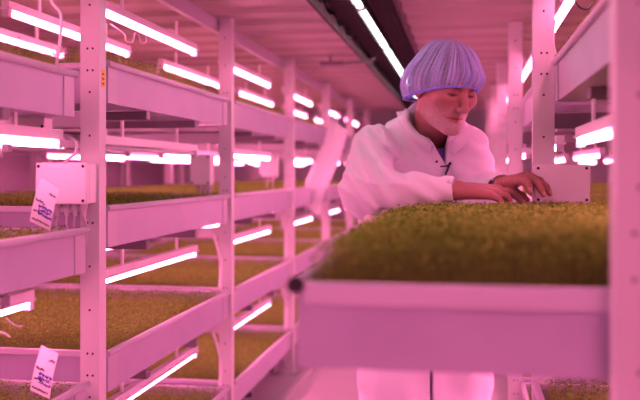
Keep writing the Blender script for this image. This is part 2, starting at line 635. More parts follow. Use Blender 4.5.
for bay in range(-1, 5):
    yc = RPY[bay + 1] + .04 + .56
    for ti in range(4):
        z = TIER[ti] + .16
        for r, x in enumerate(ROWS_R[:1] if bay < 0 else ROWS_R):  # out-of-view near bay: one lamp row added to brighten near post and tray
            dead = (bay, ti, r) == (0, 1, 1)
            put_lamp(x + (.01 if r == 0 and ti == 0 else 0), yc - (.34 if r == 0 and ti == 0 and bay > 0 else .06 if (bay, ti, r) == (0, 1, 0) else 0), z, '%s lamp, worker rack %s tier, %s, row %s' % ('unlit' if dead else 'lit', TNAME[ti], RB[bay], RN[r]), 'tube lamps of the worker rack', dead)

# ------------------------------------------------------------------ junction boxes
def make_box(px0, px1, py0, py1, yface, depth, label, glands, face_d=None):
    """box on the near side of a post; yface = y of the post face it is bolted to"""
    yf = yface - depth
    # the x and z of the front face from where it is seen
    def X(px):
        k = (px - 320) / F
        # ray (k*CS - SN, k*SN + CS): reach y = yf
        d = yf / (k * SN + CS)
        return (k * CS - SN) * d, d
    x0, d0 = X(px0)
    x1, d1 = X(px1)
    z0 = H - (py1 - 172) / F * (d0 + d1) / 2
    z1 = H - (py0 - 172) / F * (d0 + d1) / 2
    t = thing('junction_box', label, 'junction box', ((x0 + x1) / 2, yface, z0))
    hw, hh = (x1 - x0) / 2, z1 - z0
    MB().box(-hw, hw, -depth + .018, -.001, 0, hh).build('case', M['plastic'], t, .004)
    MB().box(-hw - .001, hw + .001, -depth, -depth + .0175, -.001, hh + .001).build('lid', M['plastic'], t, .004)
    for sx in (-1, 1):
        for zz in (.008, hh - .008):
            MB().disc((sx * (hw - .008), -depth, zz), (0, 1, 0), .0038, .0012).build('lid_screw', M['hole'], t)
    for k, gx in enumerate(glands):
        gb = MB()
        gb.tube([(gx, -depth * .5, 0), (gx, -depth * .5, -.012)], .0095, 8)
        gb.tube([(gx, -depth * .5, -.012), (gx, -depth * .5, -.03)], [.0075, .006], 8)
        gl = gb.build('cable_gland', M['glands'], t)
        MB().tube(spline([(gx, -depth * .5, -.03), (gx + random.uniform(-.006, .006), -depth * .4, -.06), (gx * .5 + .02, -depth * .3, -.10)]), .0032, 6).build('cable', M['cable'], gl, smooth=True)
    return t


make_box(35.5, 86, 163, 204, LPY[2], .062, 'white junction box with cable glands bolted to the tagged post', (-.025, 0, .022, .045))
make_box(190, 210, 155, 185, LPY[3], .06, 'white junction box with cable glands on the second post of the tagged rack', (-.01, .012, .03))
make_box(259, 277, 155, 177, LPY[4], .06, 'white junction box on the third post of the tagged rack', (-.01, .02))
make_box(535, 590, 165, 203, RPY[2], .05, 'white junction box on the post beside the worker hands', ())

# ------------------------------------------------------------------ hanging cards with handwriting
def make_card(corners, label, seed, lines, d):
    """corners: photo spots top-left, top-right, bottom-right, bottom-left"""
    p = [P(x, y, d + dd) for x, y, dd in corners]
    c = (p[0] + p[1] + p[2] + p[3]) / 4
    t = thing('label_card', label, 'card', c)
    ex = (p[1] - p[0])
    ey = (p[3] - p[0])
    nrm = ex.cross(ey).normalized()
    if nrm.dot(Vector((0, 0, H)) - c) < 0:
        nrm = -nrm
    vs = []
    nx, ny = 2, 6
    for layer in (0, -.0008):
        for j in range(ny + 1):
            for i in range(nx + 1):
                u, v = i / nx, j / ny
                q = p[0] * (1 - u) * (1 - v) + p[1] * u * (1 - v) + p[2] * u * v + p[3] * (1 - u) * v
                vs.append(q - c + nrm * (layer + .004 * math.sin(v * PI)))
    fs = []
    W_ = nx + 1
    N_ = W_ * (ny + 1)
    for j in range(ny):
        for i in range(nx):
            a = j * W_ + i
            fs += [(a, a + 1, a + W_ + 1, a + W_), (N_ + a, N_ + a + W_, N_ + a + W_ + 1, N_ + a + 1)]
    for j in range(ny):
        for i in (0, nx):
            a = j * W_ + i
            fs.append((a, a + W_, N_ + a + W_, N_ + a))
    for i in range(nx):
        for j in (0, ny):
            a = j * W_ + i
            fs.append((a, a + 1, N_ + a + 1, N_ + a))
    MB().add(vs, fs).build('card', M['paper'], t)
    rr = random.Random(seed)

    def at(u, v):
        q = p[0] * (1 - u) * (1 - v) + p[1] * u * (1 - v) + p[2] * u * v + p[3] * (1 - u) * v
        return q - c + nrm * (.0012 + .004 * math.sin(v * PI))
    for mi, (u0, u1, v, hgt, mname) in enumerate(lines):
        b = MB()
        u = u0
        while u < u1:
            ww = rr.uniform(.05, .09)
            pts = [at(min(u + ww * k / 4, .97), v + rr.uniform(-hgt, hgt)) for k in range(5)]
            b.tube(pts, .0011, 4)
            u += ww + .02
        b.build('handwriting', M[mname], t)
    return t


L1 = [(.62, .95, .20, .03, 'inkblack'), (.1, .5, .46, .03, 'inkblack'), (.3, .9, .56, .035, 'ink'), (.3, .9, .64, .035, 'ink'), (.35, .95, .73, .04, 'ink'), (.1, .5, .70, .03, 'inkblack'), (.1, .9, .90, .025, 'inkblack')]
make_card(((41, 178, .02), (59.5, 190, 0), (50, 231, 0), (29.5, 221, .02)), 'white card with blue handwriting hanging before the junction box', 3, L1, 1.88)
make_card(((41.5, 345, .02), (58.5, 354, 0), (49.5, 399, 0), (30, 390, .02)), 'white card with blue handwriting hanging over the third tier tray of cress', 5, L1, 1.86)
# strings that carry the cards
def string(label, pts, r=.0012, m='hose', name='string', cat='string'):
    c = Vector(pts[0])
    o = MB().tube([Vector(q) - c for q in spline(pts)], r, 6).build(name, M[m], None, smooth=True, loc=c)
    return tag(o, label, cat)


# big pale sheet hanging on the fourth post of the long rack
shc = P(320, 172, 5.0)
t = thing('plastic_sheet', 'pale plastic sheet hanging askew from the fourth post of the tagged rack', 'sheet', shc)
vs, fs = [], []
edge = [((331, 118), (347, 130)), ((324, 142), (343, 150)), ((313, 163), (335, 170)), ((305, 182), (325, 192)), ((304, 205), (318, 216))]
for a, b_ in edge:
    for k in range(3):
        u = k / 2
        q = P(a[0] * (1 - u) + b_[0] * u, a[1] * (1 - u) + b_[1] * u, 5.0 + .03 * math.sin(u * PI))
        vs.append(q - shc)
nv = len(vs)
vs += [v + Vector((SN, -CS, 0)) * -.004 for v in vs]
for j in range(len(edge) - 1):
    for k in range(2):
        a = j * 3 + k
        fs += [(a, a + 1, a + 4, a + 3), (nv + a, nv + a + 3, nv + a + 4, nv + a + 1)]
    for k in (0, 2):
        a = j * 3 + k
        fs.append((a, a + 3, nv + a + 3, nv + a))
MB().add(vs, fs).build('sheet', M['paper'], t, smooth=True)
hk = P(338, 112, 5.0)
MB().tube([P(337, 125, 5.0) - shc, hk - shc, Vector((LX1, LPY[5] + .02, hk.z)) - shc], .004, 6).build('hook', M['hose'], t)

# ------------------------------------------------------------------ hoses, loose cables
def hose(label, pts, r, m='hose', name='hose', cat='hose', n=8):
    pts = spline(pts, n)
    c = pts[0].copy()
    o = MB().tube([q - c for q in pts], r, 8).build(name, M[m], None, smooth=True, loc=c)
    return tag(o, label, cat)


hose('bent white drain hose above the top tier tray before the tagged post', [P(49, -6, 1.9), P(53, 4, 1.9), P(61, 15, 1.9), P(60, 40, 1.9), P(56.5, 66, 1.9)], .0035)
for i, (k, ti) in enumerate(((2, 1), (2, 2), (3, 1), (3, 2), (4, 1))):
    x, y = -.915, LPY[k + 1] - .03
    z = TIER[ti] - .13
    hose('thin white drain hose bending down at the %s post, under its %s tier tray' % (PN[k - 1], TNAME[ti]),
         [(x, y - .13, z), (x, y - .10, z - .03), (x, y - .035, z - .11), (x, y - .03, z - .17), (x, y - .045, TIER[ti + 1] + .02)], .006)
hose('thin grey cable looping beside the first lamp past the tagged post', [P(110, 24, 2.4), P(124, 34, 2.42), P(126, 41, 2.42), P(133, 42, 2.45), P(135, 33, 2.45), P(139, 36, 2.48), P(141, 43, 2.5), P(146, 42, 2.5), P(146, 34, 2.5)], .0022, 'cable', 'cable', 'cable')
hose('loose pale wires drooping under the third tier lamp before the tagged post', [P(-6, 331, 1.72), P(4, 333, 1.72), P(10, 337, 1.72)], .0016, 'hose', 'wire', 'wire')
hose('curly pale wire end under the third tier lamp before the tagged post', [P(6, 318, 1.72), P(12, 323, 1.72), P(17, 326, 1.72), P(22, 326.5, 1.72)], .0016, 'hose', 'wire', 'wire')
hose('grey cables arching up behind the junction box of the tagged post', [P(64, 163, 2.03), P(71, 157, 2.03), P(76, 152, 2.03), P(76, 142, 2.03), P(66, 136, 2.04), P(52, 137, 2.05)], .004, 'cable', 'cable', 'cable')
hose('black cable looped over the lamp of the worker rack top tier', [P(574, -4, 2.05), P(577, 4, 2.05), P(582, 8.5, 2.05), P(588, 9, 2.05), P(592, 4, 2.05)], .0022, 'black', 'cable', 'cable')
hose('white wire dropping down the boxed post from the top lamp', [P(555, 20, 2.14), P(553, 40, 2.14), P(556, 55, 2.14)], .0025, 'hose', 'wire', 'wire')
hose('pale cables arching above the box of the worker rack', [P(553, 132, 2.22), P(560, 126, 2.25), P(575, 123, 2.3), P(590, 127, 2.3), P(603, 135, 2.3)], .0035, 'cable', 'cable', 'cable')
hose('white wire loop rising behind the box of the worker rack', [P(553, 165, 2.2), P(555, 155, 2.21), P(562, 150, 2.22), P(566, 158, 2.22), P(567, 166, 2.22)], .002, 'hose', 'wire', 'wire')
# small pale cable trunking under the top tier, both racks
def trunk(label, x0, x1, y0, y1, z0, z1):
    c = Vector(((x0 + x1) / 2, (y0 + y1) / 2, z0))
    t = thing('cable_trunking', label, 'trunking', c)
    MB().box(x0 - c.x, x1 - c.x, y0 - c.y, y1 - c.y, 0, z1 - z0).build('case', M['plastic'], t, .003)
    MB().box(x0 - c.x - .002, x1 - c.x + .002, y0 - c.y - .002, y1 - c.y + .002, z1 - z0, z1 - z0 + .004).build('lid', M['housing'], t, .001)
    MB().disc((x1 - c.x - .006, y0 - c.y, .02), (0, 1, 0), .0035, .001).build('screw', M['hole'], t)


trunk('pale cable trunking under the top tier past the boxed post', .235, .33, 2.24, 2.27, H + .112, H + .145)
trunk('pale cable trunking under the top tier before the tagged post', -1.12, -.95, 1.80, 1.84, H + .085, H + .125)

# ------------------------------------------------------------------ the person: smooth blended surfaces
def smin(a, b, k):
    if k <= 0:
        return np.minimum(a, b)
    h = np.clip(.5 + .5 * (b - a) / k, 0, 1)
    return b + (a - b) * h - k * h * (1 - h)


def smax(a, b, k):
    return -smin(-a, -b, k)


def cone(p, a, b, ra, rb, sq=None):
    """capsule whose radius goes from ra to rb"""
    a = np.asarray(a, np.float32)
    b = np.asarray(b, np.float32)
    d = b - a
    L2 = max(float(d @ d), 1e-9)
    t = np.clip(((p - a) @ d) / L2, 0, 1)
    q = p - a - t[:, None] * d
    return np.sqrt((q * q).sum(1)) - (ra + (rb - ra) * t)


def ell(p, c, r, R=None):
    q = p - np.asarray(c, np.float32)
    if R is not None:
        q = q @ R
    r = np.asarray(r, np.float32)
    k0 = np.sqrt(((q / r) ** 2).sum(1))
    k1 = np.sqrt(((q / (r * r)) ** 2).sum(1)) + 1e-9
    return k0 * (k0 - 1) / k1


def sdf_mesh(fn, lo, hi, h, B=8):
    """surface net of fn = 0, only evaluated in the blocks that the surface runs through"""
    lo = np.array(lo, np.float32)
    nb = np.ceil((np.array(hi) - lo) / (h * B)).astype(int)
    gi = np.stack(np.meshgrid(*[np.arange(n) for n in nb], indexing='ij'), -1).reshape(-1, 3)
    cen = lo + (gi + .5) * h * B
    keep = []
    for i in range(0, len(cen), 100000):
        keep.append(np.abs(fn(cen[i:i + 100000].astype(np.float32))) < h * B * 1.25 + .012)
    gi = gi[np.concatenate(keep)]
    c9 = np.stack(np.meshgrid(*[np.arange(B + 1)] * 3, indexing='ij'), -1).reshape(-1, 3)
    NY, NZ = int(nb[1] * B + 4), int(nb[2] * B + 4)
    corner = np.array([(i, j, k) for i in (0, 1) for j in (0, 1) for k in (0, 1)])
    edges = [(a, b_) for a in range(8) for b_ in range(a + 1, 8) if np.abs(corner[a] - corner[b_]).sum() == 1]
    ids, pos, eds = [], [], []
    for s0 in range(0, len(gi), 160):
        g_ = gi[s0:s0 + 160]
        base = g_[:, None, :] * B + c9[None]
        v = fn((lo + base.reshape(-1, 3) * h).astype(np.float32)).reshape(len(g_), B + 1, B + 1, B + 1)
        sg = v < 0
        cv = np.stack([v[:, i:i + B, j:j + B, k:k + B] for i, j, k in corner], -1)
        cs = (cv < 0).sum(-1)
        act = np.argwhere((cs > 0) & (cs < 8))
        if len(act):
            vals = cv[act[:, 0], act[:, 1], act[:, 2], act[:, 3]]
            acc = np.zeros((len(act), 3))
            cnt = np.zeros(len(act))
            for a, b_ in edges:
                x = (vals[:, a] < 0) != (vals[:, b_] < 0)
                t = vals[:, a] / (vals[:, a] - vals[:, b_] + 1e-12)
                pt_ = corner[a] + (corner[b_] - corner[a]) * t[:, None]
                acc[x] += pt_[x]
                cnt[x] += 1
            cell = g_[act[:, 0]] * B + act[:, 1:]
            ids.append((cell[:, 0].astype(np.int64) * NY + cell[:, 1]) * NZ + cell[:, 2])
            pos.append(lo + (cell + acc / cnt[:, None]) * h)
        for ax in range(3):
            sl0 = [slice(None)] + [slice(0, B)] * 3
            sl1 = list(sl0)
            sl1[ax + 1] = slice(1, B + 1)
            df = np.argwhere(sg[tuple(sl0)] != sg[tuple(sl1)])
            if len(df):
                flip = sg[tuple(sl0)][tuple(df.T)]
                eds.append(np.column_stack([g_[df[:, 0]] * B + df[:, 1:], np.full(len(df), ax), flip]))
    ids = np.concatenate(ids)
    pos = np.concatenate(pos)
    o = np.argsort(ids)
    ids, pos = ids[o], pos[o]
    eds = np.concatenate(eds)
    quads = []
    for ax in range(3):
        e = eds[eds[:, 3] == ax]
        u, v_ = (ax + 1) % 3, (ax + 2) % 3
        q = []
        ok = np.ones(len(e), bool)
        for du, dv in ((0, 0), (-1, 0), (-1, -1), (0, -1)):
            c = e[:, :3].copy()
            c[:, u] += du
            c[:, v_] += dv
            key = (c[:, 0].astype(np.int64) * NY + c[:, 1]) * NZ + c[:, 2]
            ix = np.clip(np.searchsorted(ids, key), 0, len(ids) - 1)
            ok &= ids[ix] == key
            q.append(ix)
        q = np.stack(q, 1)
        fl = e[:, 4] == 0
        q[fl] = q[fl][:, ::-1]
        quads.append(q[ok])
    return pos, np.concatenate(quads)


def sdf_object(name, fn, lo, hi, h, m, parent, origin, tint=None):
    pos, q = sdf_mesh(fn, lo, hi, h)
    me = bpy.data.meshes.new(name)
    me.vertices.add(len(pos))
    me.vertices.foreach_set('co', (pos - np.array(origin)).astype(np.float32).ravel())
    me.loops.add(q.size)
    me.loops.foreach_set('vertex_index', q.ravel().astype(np.int32))
    me.polygons.add(len(q))
    me.polygons.foreach_set('loop_start', (np.arange(len(q)) * 4).astype(np.int32))
    me.polygons.foreach_set('use_smooth', np.ones(len(q), bool))
    if tint is not None:
        at = me.color_attributes.new('tint', 'FLOAT_COLOR', 'POINT')
        at.data.foreach_set('color', tint(pos).astype(np.float32).ravel())
    me.materials.append(m)
    me.update()
    me.validate()
    o = bpy.data.objects.new(name, me)
    COL.objects.link(o)
    o.parent = parent
    return o


A = lambda *a: np.array(P(*a), np.float32)
# ---- head frame
HC = A(445.5, 85.0, 2.335)                            # between the eyes, inside the skull
yaw, pitch, roll = math.radians(27), math.radians(20), math.radians(-2)
tc_, rt_ = np.array([SN, -CS, 0]), np.array([CS, SN, 0])
fh = math.cos(yaw) * tc_ + math.sin(yaw) * rt_
fw = math.cos(pitch) * fh - math.sin(pitch) * np.array([0, 0, 1.0])
up = math.sin(pitch) * fh + math.cos(pitch) * np.array([0, 0, 1.0])
rg = np.cross(fw, up)                                  # the person's right
up, rg = up * math.cos(roll) + rg * math.sin(roll), rg * math.cos(roll) - up * math.sin(roll)
HR = np.stack([rg, fw, up], 1).astype(np.float32)     # columns: right, forward, up
HS = 1.0


def to_head(p):
    return (p - HC) @ HR / HS


def from_head(q):
    return Vector(HC + HR @ (np.array(q, np.float32) * HS))


def head_sdf(p):
    q = to_head(p)
    m = q.copy()
    m[:, 0] = np.abs(m[:, 0])
    d = ell(q, (0, -.014, .028), (.077, .099, .080))
    d = smin(d, ell(q, (0, .026, -.030), (.066, .064, .085)), .03)
    d = smin(d, cone(m, (.054, .002, -.064), (.008, .064, -.101), .021, .020), .032)
    d = smin(d, ell(q, (0, .077, -.104), (.024, .017, .016)), .018)
    d = smin(d, cone(m, (.012, .083, .020), (.046, .069, .020), .010, .010), .016)
    d = smin(d, ell(m, (.044, .062, -.024), (.022, .018, .018)), .02)
    d = smax(d, -ell(m, (.031, .100, -.001), (.020, .021, .013)), .012)
    d = smin(d, ell(m, (.031, .0755, -.002), (.0155, .0145, .0125)), .004)
    d = smin(d, cone(q, (0, .086, .010), (0, .109, -.036), .0075, .0095), .010)
    d = smin(d, ell(q, (0, .110, -.040), (.0115, .0115, .010)), .006)
    d = smin(d, ell(m, (.0125, .099, -.044), (.0085, .010, .0075)), .006)
    d = smax(d, -ell(m, (.006, .104, -.0525), (.0038, .006, .003)), .003)
    d = smin(d, cone(m, (.0, .0885, -.066), (.022, .080, -.070), .0062, .003), .006)
    d = smin(d, cone(m, (.0, .0875, -.077), (.019, .079, -.0745), .0066, .003), .006)
    d = smax(d, -cone(m, (.0, .0965, -.0715), (.024, .084, -.0720), .0022, .0016), .003)
    d = smax(d, -cone(m, (.027, .088, -.042), (.034, .079, -.068), .003, .002), .010)
    # eyelid line of the lowered lids
    d = smax(d, -cone(m, (.020, .0875, -.0065), (.043, .0815, -.0065), .0013, .0013), .002)
    e = ell(m, (.079, -.008, -.012), (.008, .019, .032))
    e = smax(e, -ell(m, (.088, -.004, -.010), (.006, .011, .020)), .004)
    d = smin(d, e, .006)
    return d * HS


def head_tint(p):
    q = to_head(p)
    x, y, z = np.abs(q[:, 0]), q[:, 1], q[:, 2]
    n = len(p)
    c = np.tile(np.array([.38, .165, .15]), (n, 1))
    f = lambda cx, cy, sx, sy: np.exp(-(((x - cx) / sx) ** 2 + ((z - cy) / sy) ** 2))
    hd = (z > -.125) & (y > -.06) & (np.abs(q[:, 0]) < .12) & (z < .2) & (y < .14)
    fr = hd & (y > .05)

    def mixc(c, w_, col):
        return c * (1 - w_[:, None]) + np.array(col) * w_[:, None]
    grain = .5 + .5 * np.sin(q[:, 0] * 1900 + 3 * np.sin(z * 1700)) * np.sin(z * 2100 + 2 * np.sin(q[:, 0] * 1500))
    # stubble on jaw, chin, upper lip
    beard = np.clip((-.030 - z) / .045, 0, 1) * np.clip((z + .15) / .04, 0, 1) * np.clip((y + .03) / .07, 0, 1) * hd
    lipz = f(0, -.0715, .024, .010) * fr
    beard = beard * np.clip(1 - 1.3 * lipz, 0, 1)
    c = mixc(c, beard * (.22 + .50 * grain), (.60, .55, .56))
    c = mixc(c, np.clip(f(0, -.0715, .022, .0085) * 1.5, 0, .8) * fr, (.42, .15, .14))
    c = mixc(c, np.clip(f(0, -.0718, .025, .0022) * 1.2, 0, .85) * fr, (.10, .04, .04))
    br = np.clip(np.exp(-(((x - .031) / .017) ** 2 + ((z - .0145 - .1 * (x - .03)) / .0062) ** 2)) * 1.5, 0, .92) * fr
    c = mixc(c, br, (.07, .05, .045))
    c = mixc(c, np.clip(f(.031, -.0075, .0135, .0030) * 1.5, 0, .95) * fr, (.03, .02, .02))
    c = mixc(c, f(.031, .002, .018, .010) * .45 * fr, (.24, .09, .08))
    c = mixc(c, f(.006, -.0525, .006, .004) * .6 * fr, (.15, .06, .05))
    return np.column_stack([c, np.ones(n)])


# ---- skeleton
nk0, nk1 = A(430, 138, 2.50), np.array(from_head((0, -.022, -.055)), np.float32)
shR, shL = A(375, 148, 2.44), A(467, 147, 2.46)
elR, wrR = A(366, 190, 2.20), A(458, 190.5, 2.12)
elL, wrL = A(482, 192, 2.40), A(503.5, 185.5, 2.20)
chR, chL = A(402, 167, 2.53), A(446, 168, 2.55)
hipR, hipL = A(400, 250, 2.72), A(452, 250, 2.74)
knR, knL = np.array([hipR[0], hipR[1] + .02, .46], np.float32), np.array([hipL[0], hipL[1] + .02, .46], np.float32)
ftR, ftL = np.array([hipR[0] - .01, hipR[1] + .06, .07], np.float32), np.array([hipL[0] + .01, hipL[1] + .06, .07], np.float32)


def fing(*pts):
    return [A(*q) for q in pts]


HANDS = {
    'R': dict(w=wrR, f=[
        fing((498.7, 189.5, 2.150), (514.2, 191.0, 2.150), (522.2, 195.2, 2.145), (527.5, 199.8, 2.140)),
        fing((499.7, 191.0, 2.126), (512.6, 193.6, 2.120), (519.0, 198.2, 2.115), (522.2, 202.6, 2.110)),
        fing((496.5, 193.2, 2.103), (506.1, 196.2, 2.092), (509.4, 200.6, 2.088), (510.4, 204.2, 2.085)),
        fing((491.2, 195.6, 2.082), (498.7, 198.8, 2.068), (501.3, 202.0, 2.062), (502.4, 205.0, 2.058))],
        t=fing((470.8, 190.5, 2.150), (488.0, 194.5, 2.182), (501.9, 199.0, 2.184), (510.4, 203.0, 2.175)), hw=.0265),
    'L': dict(w=wrL, f=[
        fing((526.5, 177.0, 2.105), (537.0, 182.0, 2.078), (541.0, 189.4, 2.068), (543.5, 194.9, 2.062)),
        fing((527.5, 175.8, 2.130), (539.5, 181.2, 2.108), (546.0, 187.0, 2.096), (550.0, 193.8, 2.088)),
        fing((526.5, 176.6, 2.154), (537.5, 184.0, 2.140), (543.5, 190.6, 2.130), (547.0, 195.9, 2.122)),
        fing((523.5, 178.8, 2.175), (533.5, 186.2, 2.166), (538.5, 192.6, 2.158), (541.0, 197.4, 2.152))],
        t=fing((510.5, 182.5, 2.135), (520.5, 180.0, 2.085), (527.5, 183.6, 2.058), (529.7, 190.6, 2.050)), hw=.0265)}


def hand_sdf(p, hd):
    w_ = hd['w']
    mid = (hd['f'][1][0] + hd['f'][2][0]) / 2
    # the wrist is an oval: two strands side by side
    ax = hd['f'][0][0] - hd['f'][3][0]
    ax = ax / np.linalg.norm(ax)
    d = None
    for i, f in enumerate(hd['f']):
        wp = w_ + ax * (.0105, .004, -.004, -.0105)[i]
        c = cone(p, wp, f[0], .0195, (.0125, .0125, .0118, .0108)[i])
        d = c if d is None else smin(d, c, .010)
    r0 = (.0098, .0100, .0093, .0082)
    for i, f in enumerate(hd['f']):
        r = r0[i]
        fd = cone(p, f[0], f[1], r * 1.08, r)
        fd = smin(fd, cone(p, f[1], f[2], r, r * .88), .003)
        fd = smin(fd, cone(p, f[2], f[3], r * .88, r * .70), .003)
        kn = np.sqrt(((p - f[1]) ** 2).sum(1)) - r * 1.07
        fd = smin(fd, kn, .003)
        d = smin(d, fd, .0035)
    t = hd['t']
    td = cone(p, t[0], t[1], .0185, .0125)
    d = smin(d, td, .012)
    td = smin(cone(p, t[1], t[2], .0115, .0105), cone(p, t[2], t[3], .0105, .0080), .004)
    return smin(d, td, .005)


def hand_tint(p, c):
    for hd in HANDS.values():
        for f in list(hd['f']) + [hd['t']]:
            tip, dip = f[3], f[2]
            dr = (tip - dip) / np.linalg.norm(tip - dip)
            q = p - (tip + dr * .001)
            along = q @ dr
            upn = np.array([0, 0, 1.0]) - dr * dr[2]
            upn = upn / np.linalg.norm(upn)
            side = np.cross(dr, upn)
            m_ = (np.abs(along) < .006) & (np.abs(q @ side) < .005) & (q @ upn > .002) & (q @ upn < .012)
            c[m_, :3] = (.58, .34, .29)
            for kn in (f[1], f[2]):
                w_ = np.exp(-(((p - kn) ** 2).sum(1)) / .009 ** 2) * .35
                c[:, :3] = c[:, :3] * (1 - w_[:, None]) + np.array([.38, .15, .11]) * w_[:, None]
    return c


def body_sdf(p):
    d = head_sdf(p)
    d = smin(d, cone(p, nk1, nk0 + np.array([-.005, .035, .0], np.float32), .054, .056), .025)
    dn, bk = np.array([-.01, .055, -.045], np.float32), np.array([SN * -.03, .03, 0], np.float32)
    tr = cone(p, chR + bk, hipR, .072, .09)
    tr = smin(tr, cone(p, chL + bk, hipL, .072, .09), .04)
    tr = smin(tr, cone(p, shR + dn, shL + dn, .036, .036), .03)
    d = smin(d, tr, .02)
    for sh, el, wr in ((shR, elR, wrR), (shL, elL, wrL)):
        d = smin(d, cone(p, sh + dn * .3, el, .042, .036), .03)
        d = smin(d, cone(p, el, wr, .036, .0245), .015)
    for hp, kn, ft in ((hipR, knR, ftR), (hipL, knL, ftL)):
        d = smin(d, cone(p, hp, kn, .08, .052), .03)
        d = smin(d, cone(p, kn, ft, .050, .036), .02)
        d = smin(d, cone(p, ft, ft + np.array([SN * .14, -.14, -.035], np.float32), .035, .026), .02)
    for hd in HANDS.values():
        d = smin(d, hand_sdf(p, hd), .006)
    return d


def body_tint(p):
    return hand_tint(p, head_tint(p))


lo = np.array([hipR[0] - .45, wrR[1] - .25, .0])
hi = np.array([wrL[0] + .25, hipR[1] + .30, 1.56])
feet = Vector((float(hipR[0] + hipL[0]) / 2, float(hipR[1]) + .06, 0))
person = thing('person', 'person in white lab coat and blue hair net bending over the cress tray', 'person', feet)
sdf_object('body', body_sdf, lo, hi, .0026, M['skin'], person, feet, body_tint)

# ---- coat
FRONT = (tc_ * .9 + rt_ * .42)
FRONT = (FRONT / np.linalg.norm(FRONT)).astype(np.float32)
vbot = A(445, 158, 2.385)
vtop = A(439, 128, 2.44)


def wav(p, dirv, freq, ph):
    return np.sin((p @ np.array(dirv, np.float32)) * freq + ph)


tc32, rt32 = tc_.astype(np.float32), rt_.astype(np.float32)
nax = (nk1 - nk0) / np.linalg.norm(nk1 - nk0)
cpl = nax + .45 * tc32                                 # the collar's top edge falls towards the front
cpl = cpl / np.linalg.norm(cpl)
VO = A(443.5, 159, 2.40)
_v = A(406.5, 106, 2.40) - VO                            # left edge of the V
VL = np.array([_v @ rt32, _v[2]]) / np.hypot(_v @ rt32, _v[2])
VRX = float((A(447.5, 140, 2.40) - VO) @ rt32)
SLIT = A(429, 385, 2.66)


def coat_sdf(p):
    d = cone(p, chR, hipR, .118, .135)
    d = smin(d, cone(p, chL, hipL, .112, .135), .07)
    d = smin(d, cone(p, chR + np.array([0, .05, .03], np.float32), chL + np.array([0, .05, .03], np.float32), .11, .11), .05)
    d = smin(d, cone(p, nk0 + np.array([0, .02, -.03], np.float32), shR, .070, .058), .05)
    d = smin(d, cone(p, nk0 + np.array([0, .02, -.03], np.float32), shL, .070, .054), .05)
    d = smin(d, cone(p, hipR, knR + np.array([-.006, -.03, -.24], np.float32), .130, .140), .05)
    d = smin(d, cone(p, hipL, knL + np.array([-.015, -.03, -.24], np.float32), .130, .135), .05)
    # soft folds over the body
    fold = .0058 * wav(p + .02 * np.sin(p[:, [2, 0, 1]] * 17), (9, 4, 22), 1.7, .4) + .0042 * wav(p + .015 * np.sin(p[:, [1, 2, 0]] * 29), (25, 6, 9), 1.6, 2.1)
    fold += .004 * wav(p, (1, .2, .06), 62, 1.0) * np.clip((.85 - p[:, 2]) / .3, 0, 1)
    def crease(p, dirv, fq, ph, wob):
        return (np.abs(np.sin((p @ np.array(dirv, np.float32) + .018 * np.sin(p @ np.array(wob, np.float32))) * fq + ph)) ** .7 - .6)
    up_ = np.clip((p[:, 2] - .9) / .15, 0, 1)
    fold = fold + up_ * (.0055 * crease(p, (.9, .2, .35), 38, .7, (11, 5, 27)) + .004 * crease(p, (.45, .3, .95), 46, 1.9, (31, 7, 12)))
    d = d + fold
    # sleeves
    a = cone(p, shR, elR, .069, .066)
    a = smin(a, cone(p, elR, wrR + (elR - wrR) * .04, .064, .033), .03)
    tA = np.clip(((p - elR) @ (wrR - elR)) / ((wrR - elR) @ (wrR - elR)), -1, 1.2)
    diag = (p - elR) @ np.array([.55, .2, .8], np.float32)
    a = a + .0075 * np.sin(diag * 95 + 6 * np.sin(tA * 3)) * np.exp(-((tA - .12) / .38) ** 2) + .0045 * np.sin(diag * 150 + 2) * np.exp(-((tA - .75) / .3) ** 2)
    a = a + .0055 * crease(p, (.35, .1, 1.0), 60, .9, (24, 9, 13)) * np.clip(1.2 - tA, .2, 1)
    d = smin(d, a, .010)
    b_ = cone(p, shL, elL, .062, .056)
    b_ = smin(b_, cone(p, elL, wrL + (elL - wrL) * .06, .055, .035), .03)
    b_ = b_ + .003 * np.sin(((p - shL) @ np.array([.3, .2, .9], np.float32)) * 110)
    d = smin(d, b_, .014)
    # cuffs: cut at the wrists, hollowed
    for el, wr, back in ((elR, wrR, .035), (elL, wrL, .05)):
        ax = (wr - el) / np.linalg.norm(wr - el)
        near = np.sqrt(((p - wr) ** 2).sum(1)) - .13
        cut = smax(-( (wr - ax * back * .2 - p) @ ax), near, .0)
        d = np.where(near < .0, np.maximum(d, (p - (wr - ax * .008)) @ ax), d)
        d = smax(d, -cone(p, wr - ax * .05, wr + ax * .03, .0265, .0275), .002)
    # stand-up collar round the neck, hollow, open in a V at the front
    col = cone(p, nk0 - nax * .05, nk0 + nax * .13, .104, .083)
    col = np.maximum(col, (p - (nk0 + nax * .098)) @ cpl)
    d = smin(d, col, .035)
    d = smax(d, -cone(p, nk0 + nax * .02, nk0 + nax * .18, .060, .080), .003)
    u, zz = (p - VO) @ rt32, p[:, 2] - VO[2]
    wl = zz * VL[0] - u * VL[1]
    wedge = np.maximum(np.maximum(wl, u - VRX), -((p - nk0) @ tc32) + .02)
    d = smax(d, -wedge, .003)
    # the front panels overlap: a narrow slit below
    sl = np.abs((p - SLIT) @ rt32) - .0042
    sl = np.maximum(np.maximum(sl, p[:, 2] - .80), -(p - SLIT) @ tc32 - .0)
    d = np.maximum(d, -sl)
    # hem
    d = np.maximum(d, .30 - p[:, 2])
    return d


coat = sdf_object('lab_coat', coat_sdf, lo - .05, hi + .05, .0036, M['coat'], person, feet)


